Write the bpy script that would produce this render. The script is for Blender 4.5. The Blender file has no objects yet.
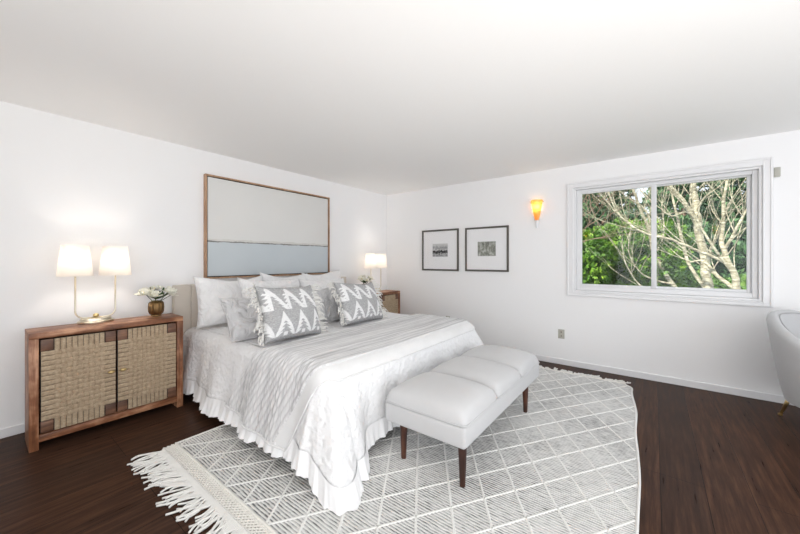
import bpy, bmesh, math, random
from mathutils import Vector, Matrix, noise
R = math.radians
PI = math.pi
sc = bpy.context.scene
col = sc.collection

# ------------------------------------------------------------------ camera
cam_d = bpy.data.cameras.new('camera'); cam = bpy.data.objects.new('camera', cam_d); col.objects.link(cam)
cam.location = (-4.398, -3.694, 1.27)
cam.rotation_euler = (R(90), 0, R(37.72 - 90))
cam_d.sensor_width = 36.0; cam_d.lens = 328.2 / 800 * 36.0
cam_d.shift_y = -6.2 / 800
cam_d.clip_start = 0.05; cam_d.clip_end = 300
sc.camera = cam

# ------------------------------------------------------------------ world, sun, added fill lights, exposure
w = bpy.data.worlds.new('sky'); sc.world = w; w.use_nodes = True
wn = w.node_tree.nodes; wl = w.node_tree.links
bg = wn['Background']; bg.inputs['Color'].default_value = (0.80, 0.89, 1.0, 1); bg.inputs['Strength'].default_value = 1.0

def sun(name, rot, energy, color):
    d = bpy.data.lights.new(name, 'SUN'); d.energy = energy; d.color = color; d.angle = R(3)
    o = bpy.data.objects.new(name, d); o.rotation_euler = rot; col.objects.link(o)
sun('sun', (0, R(-42), R(-20)), 5.0, (1.0, 0.94, 0.84))

def area(name, loc, rot, sx, sy, power, color):
    d = bpy.data.lights.new(name, 'AREA'); d.shape = 'RECTANGLE'; d.size = sx; d.size_y = sy
    d.energy = power; d.color = color
    o = bpy.data.objects.new(name, d); o.location = loc; o.rotation_euler = rot; col.objects.link(o)
# added fill lights behind the camera, aimed at the ceiling and far corner
area('bounce_fill', (-4.3, -4.6, .25), (R(180), 0, 0), 2.9, 2.6, 59, (1.0, 0.975, 0.95))
area('bounce_fill', (-5.4, -5.9, .95), (Vector((-1.8, -1.0, 2.35)) - Vector((-5.4, -5.9, .95))).to_track_quat('-Z', 'Y').to_euler(), 1.3, 1.0, 15, (1.0, 0.975, 0.95))
# added fill lights outside unseen openings in the back and left walls
area('fill_back', (-3.1, -6.65, 1.2), (R(90), 0, 0), 4.6, 2.1, 17, (1.0, 0.985, 0.97))
area('fill_side', (-6.45, -3.9, 1.25), (R(90), 0, R(-90)), 3.0, 1.9, 20, (1.0, 0.985, 0.97))

sc.cycles.diffuse_bounces = 8; sc.cycles.max_bounces = 16
vs = sc.view_settings
sc.display_settings.display_device = 'sRGB'
vs.view_transform = 'Standard'; vs.look = 'None'; vs.gamma = 1.0; vs.use_curve_mapping = False
vs.exposure = 0.61

# ------------------------------------------------------------------ materials
def mat(name, color=(.8, .8, .8), rough=.6, metal=0.0, **kw):
    m = bpy.data.materials.new(name); m.use_nodes = True
    n = m.node_tree.nodes; b = n['Principled BSDF']
    b.inputs['Base Color'].default_value = (*color, 1); b.inputs['Roughness'].default_value = rough
    b.inputs['Metallic'].default_value = metal
    for k, v in kw.items():
        b.inputs[k.replace('_', ' ')].default_value = v
    return m

def N(m, t, **props):
    n = m.node_tree.nodes.new(t)
    for k, v in props.items(): setattr(n, k, v)
    return n

def lk(m, a, b): m.node_tree.links.new(a, b)
def bsdf(m): return m.node_tree.nodes['Principled BSDF']

def coords(m, scale=(1, 1, 1), kind='Object', rot=(0, 0, 0)):
    tc = N(m, 'ShaderNodeTexCoord'); mp = N(m, 'ShaderNodeMapping')
    mp.inputs['Scale'].default_value = scale; mp.inputs['Rotation'].default_value = rot
    lk(m, tc.outputs[kind], mp.inputs['Vector']); return mp.outputs['Vector']

def noisetex(m, vec, scale, detail=4, rough=.55):
    n = N(m, 'ShaderNodeTexNoise'); n.inputs['Scale'].default_value = scale
    n.inputs['Detail'].default_value = detail; n.inputs['Roughness'].default_value = rough
    lk(m, vec, n.inputs['Vector']); return n.outputs['Fac']

def ramp(m, fac, stops):
    r = N(m, 'ShaderNodeValToRGB'); e = r.color_ramp.elements
    e[0].position = stops[0][0]; e[0].color = (*stops[0][1], 1)
    e[1].position = stops[-1][0]; e[1].color = (*stops[-1][1], 1)
    for p, c in stops[1:-1]:
        x = e.new(p); x.color = (*c, 1)
    lk(m, fac, r.inputs['Fac']); return r.outputs['Color']

def bump(m, h, strength, dist):
    b = N(m, 'ShaderNodeBump'); b.inputs['Strength'].default_value = strength; b.inputs['Distance'].default_value = dist
    lk(m, h, b.inputs['Height']); lk(m, b.outputs['Normal'], bsdf(m).inputs['Normal']); return b

def mth(m, op, a, b=None, c=None, clamp=False):
    n = N(m, 'ShaderNodeMath', operation=op); n.use_clamp = clamp
    for i, v in enumerate((a, b, c)):
        if v is None: continue
        if isinstance(v, (int, float)): n.inputs[i].default_value = v
        else: lk(m, v, n.inputs[i])
    return n.outputs[0]

def mixc(m, fac, a, b, blend='MIX'):
    n = N(m, 'ShaderNodeMix', data_type='RGBA', blend_type=blend)
    if isinstance(fac, (int, float)): n.inputs[0].default_value = fac
    else: lk(m, fac, n.inputs[0])
    for i, v in ((6, a), (7, b)):
        if isinstance(v, tuple): n.inputs[i].default_value = (*v, 1)
        else: lk(m, v, n.inputs[i])
    return n.outputs[2]

def fabric(name, c, scale=260, strength=.25, rough=.9, vary=.06, sheen=.15, wrinkle=0):
    m = mat(name, c, rough); v = coords(m)
    f = noisetex(m, v, scale, 2); g = noisetex(m, v, 9, 3)
    lk(m, ramp(m, g, [(.3, tuple(x * (1 - vary) for x in c)), (.7, c)]), bsdf(m).inputs['Base Color'])
    if wrinkle:
        wn_ = noisetex(m, coords(m, (1, 1, 1)), 8, 3, .5)
        wn_.node.inputs['Distortion'].default_value = 1.2
        f = mth(m, 'MULTIPLY_ADD', wn_, 14 * wrinkle, mth(m, 'MULTIPLY', f, .12))
        bump(m, f, .75, .014)
    else: bump(m, f, strength, .002)
    bsdf(m).inputs['Sheen Weight'].default_value = sheen
    return m

M = {}
# walls and ceiling
def plaster(name, c):
    m = mat(name, c, .75); v = coords(m); bump(m, noisetex(m, v, 90, 3), .04, .003); return m
M['wall'] = plaster('white_wall_paint', (.88, .88, .885))
M['ceiling'] = plaster('white_ceiling_paint', (.90, .895, .885))
M['trim'] = mat('white_trim_paint', (.80, .80, .81), .35)
M['vinyl'] = mat('white_vinyl', (.74, .74, .75), .3)
M['outside'] = mat('outside_cladding', (.35, .33, .3), .8)

# floor: wide dark planks running along x
m = mat('dark_plank_floor', (.05, .03, .02), .34); M['floor'] = m
v = coords(m)
br = N(m, 'ShaderNodeTexBrick'); br.offset = .37; br.offset_frequency = 3; br.squash = 1
lk(m, v, br.inputs['Vector'])
br.inputs['Scale'].default_value = 1; br.inputs['Brick Width'].default_value = 1.9; br.inputs['Row Height'].default_value = .196
br.inputs['Mortar Size'].default_value = .0016; br.inputs['Mortar Smooth'].default_value = .2
br.inputs['Color1'].default_value = (0, 0, 0, 1); br.inputs['Color2'].default_value = (1, 1, 1, 1); br.inputs['Mortar'].default_value = (.5, .5, .5, 1)
br.inputs['Bias'].default_value = 0
grain = noisetex(m, coords(m, (1.1, 15, 1)), 2.4, 8, .66)
blot = noisetex(m, coords(m, (.7, 3, 1)), 1.7, 4)
gc = ramp(m, grain, [(.30, (.026, .011, .006)), (.5, (.068, .031, .018)), (.70, (.140, .066, .037))])
gc = mixc(m, mth(m, 'MULTIPLY', br.outputs['Color'], .5), gc, (.030, .019, .015))
gc = mixc(m, mth(m, 'MULTIPLY', blot, .45), gc, (.022, .014, .011))
gc = mixc(m, br.outputs['Fac'], gc, (.006, .004, .003))
lk(m, gc, bsdf(m).inputs['Base Color'])
lk(m, mth(m, 'MULTIPLY_ADD', grain, .22, .20), bsdf(m).inputs['Roughness'])
bump(m, mth(m, 'SUBTRACT', mth(m, 'MULTIPLY', grain, .4), br.outputs['Fac']), .25, .0012)
bsdf(m).inputs['Specular IOR Level'].default_value = .05

def wood(name, dark, mid, light, axis='x', rough=.45, s=3.0):
    m = mat(name, mid, rough)
    sca = {'x': (.8, 9, 9), 'y': (9, .8, 9), 'z': (9, 9, .8)}[axis]
    g = noisetex(m, coords(m, sca), s, 7, .65)
    k = noisetex(m, coords(m, (2, 2, 2)), 3.5, 3)
    c = ramp(m, mth(m, 'MULTIPLY_ADD', k, .45, mth(m, 'MULTIPLY', g, .62)), [(.36, dark), (.52, mid), (.66, light)])
    lk(m, c, bsdf(m).inputs['Base Color']); bump(m, g, .15, .002)
    return m
WD, WM, WL_ = (.060, .020, .009), (.24, .092, .040), (.56, .30, .17)
M['wood_x'] = wood('red_brown_wood_across', WD, WM, WL_, 'x')
M['wood_z'] = wood('red_brown_wood_upright', WD, WM, WL_, 'z')
M['wood_dark'] = wood('dark_wood_block', (.05, .022, .013), (.13, .06, .034), (.24, .12, .07), 'x')
M['leg_wood'] = wood('dark_walnut_leg', (.016, .005, .003), (.042, .013, .007), (.10, .034, .017), 'z', .35)
M['frame_wood'] = wood('oak_frame_wood', (.28, .15, .085), (.42, .25, .15), (.55, .36, .23), 'z', .5)
M['black'] = mat('dark_recess', (.012, .011, .011), .8)
M['brass'] = mat('brushed_brass', (.72, .55, .27), .32, 1.0)
M['pale_brass'] = mat('pale_brass', (.66, .60, .48), .30, 1.0)
M['dark_brass'] = mat('antique_brass', (.20, .12, .05), .36, .85)

# woven cord
m = mat('woven_cord', (.36, .27, .17), .9); M['cord'] = m
g = noisetex(m, coords(m, (40, 40, 260)), 1.2, 4, .7); k = noisetex(m, coords(m, (1, 1, 1)), 60, 3)
lk(m, ramp(m, mth(m, 'ADD', mth(m, 'MULTIPLY', g, .6), mth(m, 'MULTIPLY', k, .4)), [(.32, (.27, .19, .12)), (.5, (.42, .32, .215)), (.7, (.56, .45, .32))]), bsdf(m).inputs['Base Color'])
bump(m, g, .3, .002)

M['white_linen'] = fabric('white_cotton', (.91, .91, .915), 180, .18, wrinkle=.35)
M['grey_linen'] = fabric('pale_grey_cotton', (.66, .66, .67), 180, .2, wrinkle=.6)
M['piping'] = mat('pillow_edge_stitching', (.70, .70, .71), .9)
M['bench'] = fabric('light_grey_boucle', (.58, .58, .585), 420, .35, vary=.03)
M['chair'] = fabric('grey_upholstery', (.50, .50, .505), 320, .4, vary=.05)
M['chair_piping'] = fabric('grey_upholstery_piping', (.36, .36, .365), 320, .3)
M['headboard'] = fabric('beige_linen', (.63, .575, .51), 300, .3)
M['mattress'] = fabric('mattress_ticking', (.75, .75, .76), 200, .2)

# duvet: crinkled cotton
m = mat('crinkled_white_cotton', (.87, .87, .875), .9); M['duvet'] = m
v = coords(m)
vo = N(m, 'ShaderNodeTexVoronoi', feature='SMOOTH_F1'); vo.inputs['Scale'].default_value = 34; lk(m, v, vo.inputs['Vector'])
n1 = noisetex(m, v, 16, 5, .6)
bump(m, mth(m, 'ADD', mth(m, 'MULTIPLY', vo.outputs['Distance'], .6), n1), .85, .018)
M['ruffle'] = fabric('white_ruffle_cotton', (.89, .89, .895), 120, .12, vary=.02)

# throw: ribbed stripes along x
m = mat('ribbed_grey_throw', (.5, .5, .5), .95); M['throw'] = m
s1 = noisetex(m, coords(m, (.8, 80, .8)), 1.0, 3, .5); s2 = noisetex(m, coords(m, (6, 150, 6)), 1.0, 3, .6)
c = ramp(m, mth(m, 'ADD', mth(m, 'MULTIPLY', s1, .7), mth(m, 'MULTIPLY', s2, .3)), [(.36, (.46, .46, .465)), (.48, (.66, .66, .665)), (.60, (.79, .79, .79))])
lk(m, c, bsdf(m).inputs['Base Color']); bump(m, s2, .4, .003)
M['throw_border'] = fabric('white_throw_border', (.80, .80, .80), 150, .2)

# patterned pillow: heathered grey with a woven white motif kept in a mesh attribute
m = mat('woven_grey_and_white', (.4, .4, .4), .95); M['pattern'] = m
at = N(m, 'ShaderNodeAttribute'); at.attribute_name = 'motif'
h = noisetex(m, coords(m, (60, 60, 300)), 1.0, 3, .7)
hc = ramp(m, h, [(.3, (.24, .24, .245)), (.5, (.40, .40, .405)), (.7, (.62, .62, .62))])
wc = ramp(m, h, [(.3, (.68, .68, .68)), (.6, (.84, .84, .84))])
lk(m, mixc(m, at.outputs['Fac'], hc, wc), bsdf(m).inputs['Base Color']); bump(m, h, .4, .003)
M['fringe'] = fabric('white_cotton_cord', (.80, .79, .76), 300, .3)

# rug ground: dark flecked stripes along y
m = mat('flecked_rug_weave', (.6, .6, .6), .95); M['rug'] = m
tc = N(m, 'ShaderNodeTexCoord'); sp = N(m, 'ShaderNodeSeparateXYZ'); lk(m, tc.outputs['Object'], sp.inputs[0])
wob = noisetex(m, coords(m), 7, 2)
xs = mth(m, 'ADD', sp.outputs['X'], mth(m, 'MULTIPLY', wob, .006))
st = mth(m, 'SINE', mth(m, 'MULTIPLY', xs, 2 * PI / .0165))
fl = noisetex(m, coords(m, (80, 20, 1)), 1.0, 2, .6)
md = noisetex(m, coords(m, (1.2, 1.2, 1)), 1.6, 2)
val = mth(m, 'ADD', mth(m, 'MULTIPLY', st, .23), mth(m, 'MULTIPLY_ADD', mth(m, 'SUBTRACT', fl, .5), .95, mth(m, 'MULTIPLY', mth(m, 'SUBTRACT', md, .5), .5)))
rc = ramp(m, mth(m, 'ADD', val, .5), [(.14, (.11, .11, .112)), (.36, (.50, .50, .495)), (.54, (.73, .725, .705))])
lk(m, rc, bsdf(m).inputs['Base Color']); bump(m, mth(m, 'ADD', st, fl), .5, .004)
M['rug_white'] = fabric('white_wool_line', (.80, .795, .77), 240, .4)
M['rug_under'] = fabric('grey_cream_weft', (.38, .36, .32), 300, .5)
M['rug_band'] = fabric('cream_knotted_band', (.80, .78, .73), 200, .5)

# lamps
m = bpy.data.materials.new('lamp_shade_cloth'); m.use_nodes = True; M['shade'] = m
nt = m.node_tree; nt.nodes.remove(nt.nodes['Principled BSDF']); out = nt.nodes['Material Output']
tr = N(m, 'ShaderNodeBsdfTranslucent'); tr.inputs['Color'].default_value = (.84, .82, .79, 1)
df = N(m, 'ShaderNodeBsdfDiffuse'); df.inputs['Color'].default_value = (.86, .84, .81, 1)
mx = N(m, 'ShaderNodeMixShader'); mx.inputs[0].default_value = .3
lk(m, tr.outputs[0], mx.inputs[1]); lk(m, df.outputs[0], mx.inputs[2]); lk(m, mx.outputs[0], out.inputs['Surface'])
def emit(name, c, s):
    m = mat(name, c, .5); b = bsdf(m); b.inputs['Emission Color'].default_value = (*c, 1); b.inputs['Emission Strength'].default_value = s; return m
M['bulb'] = emit('warm_bulb', (1.0, .90, .80), 66)
M['sconce_bulb'] = emit('sconce_bulb', (1.0, .74, .42), 26)
m = bpy.data.materials.new('amber_glass'); m.use_nodes = True; M['amber'] = m
nt = m.node_tree; nt.nodes.remove(nt.nodes['Principled BSDF']); out = nt.nodes['Material Output']
tr = N(m, 'ShaderNodeBsdfTranslucent'); tr.inputs['Color'].default_value = (.95, .64, .32, 1)
gl = N(m, 'ShaderNodeBsdfGlossy'); gl.inputs['Roughness'].default_value = .2; gl.inputs['Color'].default_value = (.9, .8, .7, 1)
em = N(m, 'ShaderNodeEmission'); em.inputs['Color'].default_value = (1.0, .42, .07, 1); em.inputs['Strength'].default_value = .16
mx = N(m, 'ShaderNodeMixShader'); mx.inputs[0].default_value = .06
ad = N(m, 'ShaderNodeAddShader')
lk(m, tr.outputs[0], mx.inputs[1]); lk(m, gl.outputs[0], mx.inputs[2]); lk(m, mx.outputs[0], ad.inputs[0]); lk(m, em.outputs[0], ad.inputs[1])
lk(m, ad.outputs[0], out.inputs['Surface'])

# clear glass
m = bpy.data.materials.new('clear_glass'); m.use_nodes = True; M['glass'] = m
nt = m.node_tree; nt.nodes.remove(nt.nodes['Principled BSDF']); out = nt.nodes['Material Output']
tp = N(m, 'ShaderNodeBsdfTransparent'); gl = N(m, 'ShaderNodeBsdfGlossy'); gl.inputs['Roughness'].default_value = .0
fr = N(m, 'ShaderNodeLayerWeight'); fr.inputs['Blend'].default_value = .5
fz = mth(m, 'MULTIPLY_ADD', mth(m, 'POWER', fr.outputs['Facing'], 5.0), .4, .014)
mx = N(m, 'ShaderNodeMixShader'); lk(m, fz, mx.inputs[0]); lk(m, tp.outputs[0], mx.inputs[1]); lk(m, gl.outputs[0], mx.inputs[2])
lk(m, mx.outputs[0], out.inputs['Surface'])

# art
m = mat('seascape_canvas', (.8, .8, .8), .8); M['canvas'] = m
tc = N(m, 'ShaderNodeTexCoord'); sp = N(m, 'ShaderNodeSeparateXYZ'); lk(m, tc.outputs['Object'], sp.inputs[0])
nz = noisetex(m, coords(m, (5, 1, 22)), 1.6, 6, .6)
zz = mth(m, 'ADD', sp.outputs['Z'], mth(m, 'MULTIPLY', mth(m, 'SUBTRACT', nz, .5), .035))
up = noisetex(m, coords(m), 2.0, 5); hi = mixc(m, up, (.70, .70, .685), (.76, .755, .735))
lo = mixc(m, up, (.52, .575, .61), (.60, .645, .67))
sand = mixc(m, nz, (.56, .55, .51), (.72, .715, .69))
c = mixc(m, mth(m, 'GREATER_THAN', zz, 1.502), sand, hi)
c = mixc(m, mth(m, 'LESS_THAN', zz, 1.480), c, (.20, .20, .19))
c = mixc(m, mth(m, 'LESS_THAN', zz, 1.468), c, lo)
lk(m, c, bsdf(m).inputs['Base Color']); bump(m, up, .15, .004)
M['gunmetal'] = mat('dark_bronze_frame', (.13, .12, .105), .42, .4)
M['mat_board'] = mat('white_mat_board', (.85, .85, .86), .9)
def photo(name, kind):
    m = mat(name, (.3, .3, .3), .7)
    tc = N(m, 'ShaderNodeTexCoord'); sp = N(m, 'ShaderNodeSeparateXYZ'); lk(m, tc.outputs['Generated'], sp.inputs[0])
    if kind == 0:
        n1 = noisetex(m, coords(m, (1, 4, 6), 'Generated'), 1.5, 7, .7)
        z = mth(m, 'ADD', sp.outputs['Z'], mth(m, 'MULTIPLY', mth(m, 'SUBTRACT', n1, .5), .85))
        c = ramp(m, z, [(.05, (.25, .25, .26)), (.2, (.5, .5, .5)), (.28, (.03, .03, .03)), (.45, (.04, .04, .045)), (.50, (.62, .62, .62)), (.68, (.25, .26, .27)), (.85, (.58, .58, .58))])
    else:
        n1 = noisetex(m, coords(m, (1, 3.2, 2.4), 'Generated'), 1.7, 8, .75)
        c = ramp(m, n1, [(.33, (.05, .055, .05)), (.5, (.27, .28, .24)), (.66, (.62, .63, .6))])
    lk(m, c, bsdf(m).inputs['Base Color']); return m
M['photo_lake'] = photo('lake_print', 0); M['photo_trees'] = photo('tree_print', 1)
M['plate'] = mat('beige_plastic', (.46, .45, .40), .5)
M['petal'] = mat('cream_petal', (.84, .83, .74), .6, Subsurface_Weight=.0)
M['leaf'] = mat('dark_green_leaf', (.035, .075, .02), .4)
M['stamen'] = mat('yellow_stamen', (.6, .45, .1), .6)

# outdoors
def leafmat(name, a, b, c):
    m = mat(name, b, .55); g = noisetex(m, coords(m), 2.6, 5, .7)
    lk(m, ramp(m, g, [(.35, a), (.5, b), (.66, c)]), bsdf(m).inputs['Base Color']); return m
M['fol_bright'] = leafmat('bright_green_needles', (.025, .07, .008), (.09, .22, .018), (.30, .48, .05))
M['fol_dark'] = leafmat('dark_green_needles', (.014, .045, .018), (.045, .12, .045), (.14, .27, .10))
M['fol_mid'] = leafmat('mid_green_leaves', (.05, .12, .02), (.12, .25, .04), (.27, .42, .08))
m = mat('pale_grey_bark', (.4, .4, .3), .85); M['bark'] = m
g = noisetex(m, coords(m, (3, 3, 12)), 3, 6, .7)
lk(m, ramp(m, g, [(.34, (.13, .115, .075)), (.5, (.35, .32, .22)), (.62, (.62, .59, .45))]), bsdf(m).inputs['Base Color']); bump(m, g, .4, .01)
m = mat('brown_bark', (.15, .1, .07), .9); M['bark_brown'] = m
g = noisetex(m, coords(m, (4, 4, 10)), 3, 5, .7)
lk(m, ramp(m, g, [(.3, (.13, .08, .055)), (.7, (.36, .25, .18))]), bsdf(m).inputs['Base Color'])
m = mat('garden_soil_and_grass', (.06, .09, .03), .9); M['ground'] = m
lk(m, ramp(m, noisetex(m, coords(m), 2, 6), [(.35, (.035, .06, .018)), (.65, (.10, .14, .045))]), bsdf(m).inputs['Base Color'])

# ------------------------------------------------------------------ object helpers
def put(name, me, m=None, parent=None):
    o = bpy.data.objects.new(name, me); col.objects.link(o)
    if m is not None:
        for x in (m if isinstance(m, (list, tuple)) else [m]): me.materials.append(x)
    if parent is not None: o.parent = parent
    return o
def obj(name, bm, m=None, parent=None, smooth=False, autos=None):
    me = bpy.data.meshes.new(name); bmesh.ops.recalc_face_normals(bm, faces=bm.faces[:]); bm.to_mesh(me); bm.free()
    if smooth or autos:
        for p in me.polygons: p.use_smooth = True
    if autos: me.set_sharp_from_angle(angle=R(autos))
    return put(name, me, m, parent)
def tag(o, label, cat, group=None, kind=None):
    o['label'] = label; o['category'] = cat
    if group: o['group'] = group
    if kind: o['kind'] = kind
    return o
def empty(name, loc=(0, 0, 0), rz=0):
    o = bpy.data.objects.new(name, None); o.location = loc; o.rotation_euler = (0, 0, rz); o.empty_display_size = .1
    col.objects.link(o); return o
def box(bm, x0, x1, y0, y1, z0, z1, bev=0, seg=2, mi=0):
    r = bmesh.ops.create_cube(bm, size=1)
    for v in r['verts']:
        v.co = Vector(((x0 + x1) / 2 + v.co.x * (x1 - x0), (y0 + y1) / 2 + v.co.y * (y1 - y0), (z0 + z1) / 2 + v.co.z * (z1 - z0)))
    fs = set(f for v in r['verts'] for f in v.link_faces)
    for f in fs: f.material_index = mi
    if bev:
        es = list(set(e for v in r['verts'] for e in v.link_edges))
        bmesh.ops.bevel(bm, geom=es, offset=bev, segments=seg, affect='EDGES', profile=.5)
def boxo(name, b, m, parent=None, bev=0, seg=2):
    bm = bmesh.new(); box(bm, *b, bev=bev, seg=seg); return obj(name, bm, m, parent, autos=40 if bev else None)
def tube(bm, pts, rad, n=8, caps=True, mi=0):
    pts = [Vector(p) for p in pts]
    rads = rad if isinstance(rad, (list, tuple)) else [rad] * len(pts)
    rings = []; prev = None
    for i, p in enumerate(pts):
        t = (pts[min(i + 1, len(pts) - 1)] - pts[max(i - 1, 0)]).normalized()
        if prev is None:
            a = t.orthogonal().normalized()
        else:
            a = (prev - t * prev.dot(t))
            a = a.normalized() if a.length > 1e-6 else t.orthogonal().normalized()
        prev = a; b = t.cross(a)
        rings.append([bm.verts.new(p + (a * math.cos(2 * PI * k / n) + b * math.sin(2 * PI * k / n)) * rads[i]) for k in range(n)])
    for i in range(len(rings) - 1):
        for k in range(n):
            f = bm.faces.new((rings[i][k], rings[i][(k + 1) % n], rings[i + 1][(k + 1) % n], rings[i + 1][k])); f.material_index = mi
    if caps:
        for r in (rings[0], rings[-1]):
            f = bm.faces.new(r); f.material_index = mi
def lathe(bm, prof, n=32, c=(0, 0, 0), sx=1, sy=1, ribs=0, amp=0, cap=True):
    rings = []
    for r, z in prof:
        ring = []
        for k in range(n):
            a = 2 * PI * k / n
            q = r * (1 + (amp * math.cos(ribs * a) if ribs else 0))
            ring.append(bm.verts.new((c[0] + q * sx * math.cos(a), c[1] + q * sy * math.sin(a), c[2] + z)))
        rings.append(ring)
    for i in range(len(rings) - 1):
        for k in range(n):
            bm.faces.new((rings[i][k], rings[i][(k + 1) % n], rings[i + 1][(k + 1) % n], rings[i + 1][k]))
    if cap:
        bm.faces.new(rings[0]); bm.faces.new(rings[-1])
def struct(o): o['kind'] = 'structure'; return o
def copy_tree(o, parent=None):
    c = o.copy(); col.objects.link(c)
    if parent is not None: c.parent = parent
    for ch in list(kids.get(o.name, [])):
        d = copy_tree(ch, c)
    return c
kids = {}
def index_kids():
    kids.clear()
    for o in bpy.data.objects:
        if o.parent: kids.setdefault(o.parent.name, []).append(o)
def smoothstep(a, b, x):
    t = max(0, min(1, (x - a) / (b - a))); return t * t * (3 - 2 * t)

# ------------------------------------------------------------------ room shell
CH = 2.413
X0, Y0 = -6.2, -6.4
T = .16
struct(boxo('floor', (X0 - T, T, Y0 - T, T, -.12, 0), M['floor']))
struct(boxo('ceiling', (X0 - T, T, Y0 - T, T, CH, CH + .15), M['ceiling']))
struct(boxo('wall_headboard', (X0 - T, T, 0, T, 0, CH), M['wall']))
def holed_wall(name, axis, p0, p1, a0, a1, h0, h1, z0, z1):
    bm = bmesh.new()
    for s in ((a0, h0, 0, CH), (h1, a1, 0, CH), (h0, h1, 0, z0), (h0, h1, z1, CH)):
        if s[1] - s[0] < 1e-4 or s[3] - s[2] < 1e-4: continue
        if axis == 'x': box(bm, p0, p1, s[0], s[1], s[2], s[3])
        else: box(bm, s[0], s[1], p0, p1, s[2], s[3])
    return struct(obj(name, bm, M['wall']))
WY0, WY1, WZ0, WZ1 = -4.478, -2.935, .90, 2.137           # window opening in the right wall
holed_wall('wall_right', 'x', 0, T, Y0, 0, WY0, WY1, WZ0, WZ1)
holed_wall('wall_back', 'y', Y0 - T, Y0, X0, 0, -5.4, -.8, .1, 2.2)  # unseen opening, added to let the back fill light in
holed_wall('wall_left', 'x', X0 - T, X0, Y0, 0, -5.4, -2.9, .3, 2.2)  # unseen opening, added for the side fill light
def baseboard(name, b, axis):
    bm = bmesh.new(); box(bm, *b, bev=.004)
    return struct(obj(name, bm, M['trim']))
baseboard('baseboard_headboard', (X0, -.012, -.012, 0, 0, .068), 'x')
baseboard('baseboard_right', (-.012, 0, Y0, 0, 0, .068), 'y')
baseboard('baseboard_back', (X0, 0, Y0, Y0 + .012, 0, .068), 'x')
baseboard('baseboard_left', (X0, X0 + .012, Y0, 0, 0, .068), 'y')

# ------------------------------------------------------------------ window in the right wall
win = struct(empty('window_1', (0, -3.7, .9)))
win.location = (0, 0, 0)
def ring(bm, y0, y1, z0, z1, wd, xa, xb, bev=.003, wt=None, wb=None):
    wt = wt or wd; wb = wb or wd
    box(bm, xa, xb, y0, y0 + wd, z0, z1, bev); box(bm, xa, xb, y1 - wd, y1, z0, z1, bev)
    box(bm, xa, xb, y0 + wd, y1 - wd, z1 - wt, z1, bev); box(bm, xa, xb, y0 + wd, y1 - wd, z0, z0 + wb, bev)
bm = bmesh.new()
ring(bm, WY0 - .066, WY1 + .075, WZ0 - .048, WZ1 + .068, .064, -.016, 0, wt=.066, wb=.046)
ring(bm, WY0 - .066, WY1 + .075, WZ0 - .048, WZ1 + .068, .020, -.024, -.015, .004)
ring(bm, WY0 - .012, WY1 + .021, WZ0 - .014, WZ1 + .014, .012, -.021, -.015, .003)
obj('casing', bm, M['trim'], win)
bm = bmesh.new(); ring(bm, WY0 + .0015, WY1 - .0015, WZ0 + .0015, WZ1 - .0015, .018, .0, .15, .002)
obj('jamb', bm, M['trim'], win)
bm = bmesh.new(); ring(bm, WY0 + .02, WY1 - .02, WZ0 + .02, WZ1 - .02, .036, .045, .13, .004, wt=.036, wb=.05)
fr_ = obj('outer_frame', bm, M['vinyl'], win)
def sash(name, y0, y1, z0, z1, xa, xb, wd):
    bm = bmesh.new(); ring(bm, y0, y1, z0, z1, wd, xa, xb, .004)
    s = obj(name, bm, M['vinyl'], win)
    boxo('glass_pane', (xa + .012, xa + .016, y0 + wd - .004, y1 - wd + .004, z0 + wd - .004, z1 - wd + .004), M['glass'], s)
    return s
sash('sash', -3.718, WY1 - .05, WZ0 + .068, WZ1 - .042, .055, .085, .026)
sash('sash', WY0 + .057, -3.675, WZ0 + .068, WZ1 - .042, .09, .12, .026)
boxo('meeting_stile', (.049, .0545, -3.717, -3.672, WZ0 + .072, WZ1 - .046), M['vinyl'], win, .002)
boxo('latch', (.040, .0485, -3.712, -3.690, 1.00, 1.05), M['vinyl'], win, .003)

# ------------------------------------------------------------------ wall plates, sensor
def outlet(y, z, label):
    o = empty('wall_outlet', (0, y, z)); tag(o, label, 'outlet')
    boxo('cover_plate', (-.006, 0, -.036, .036, -.056, .056), M['plate'], o, .002)
    for dz in (-.024, .024):
        s = boxo('socket', (-.008, -.005, -.014, .014, dz - .014, dz + .014), M['plate'], o, .003)
        boxo('slot', (-.0085, -.0075, -.006, .006, dz - .005, dz + .005), M['black'], s)
outlet(-2.796, .373, 'beige wall outlet under the wall sconce, left of the window')
outlet(-1.216, .373, 'beige wall outlet low below the framed prints, just showing above the bed')
o = empty('wall_sensor', (0, -4.565, 2.063)); tag(o, 'small beige box sensor on the wall at the upper right corner of the window', 'sensor')
boxo('housing', (-.022, 0, -.021, .021, -.043, .043), M['plate'], o, .004)
boxo('front_cover', (-.026, -.0215, -.016, .016, -.036, .036), M['plate'], o, .002)

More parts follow.
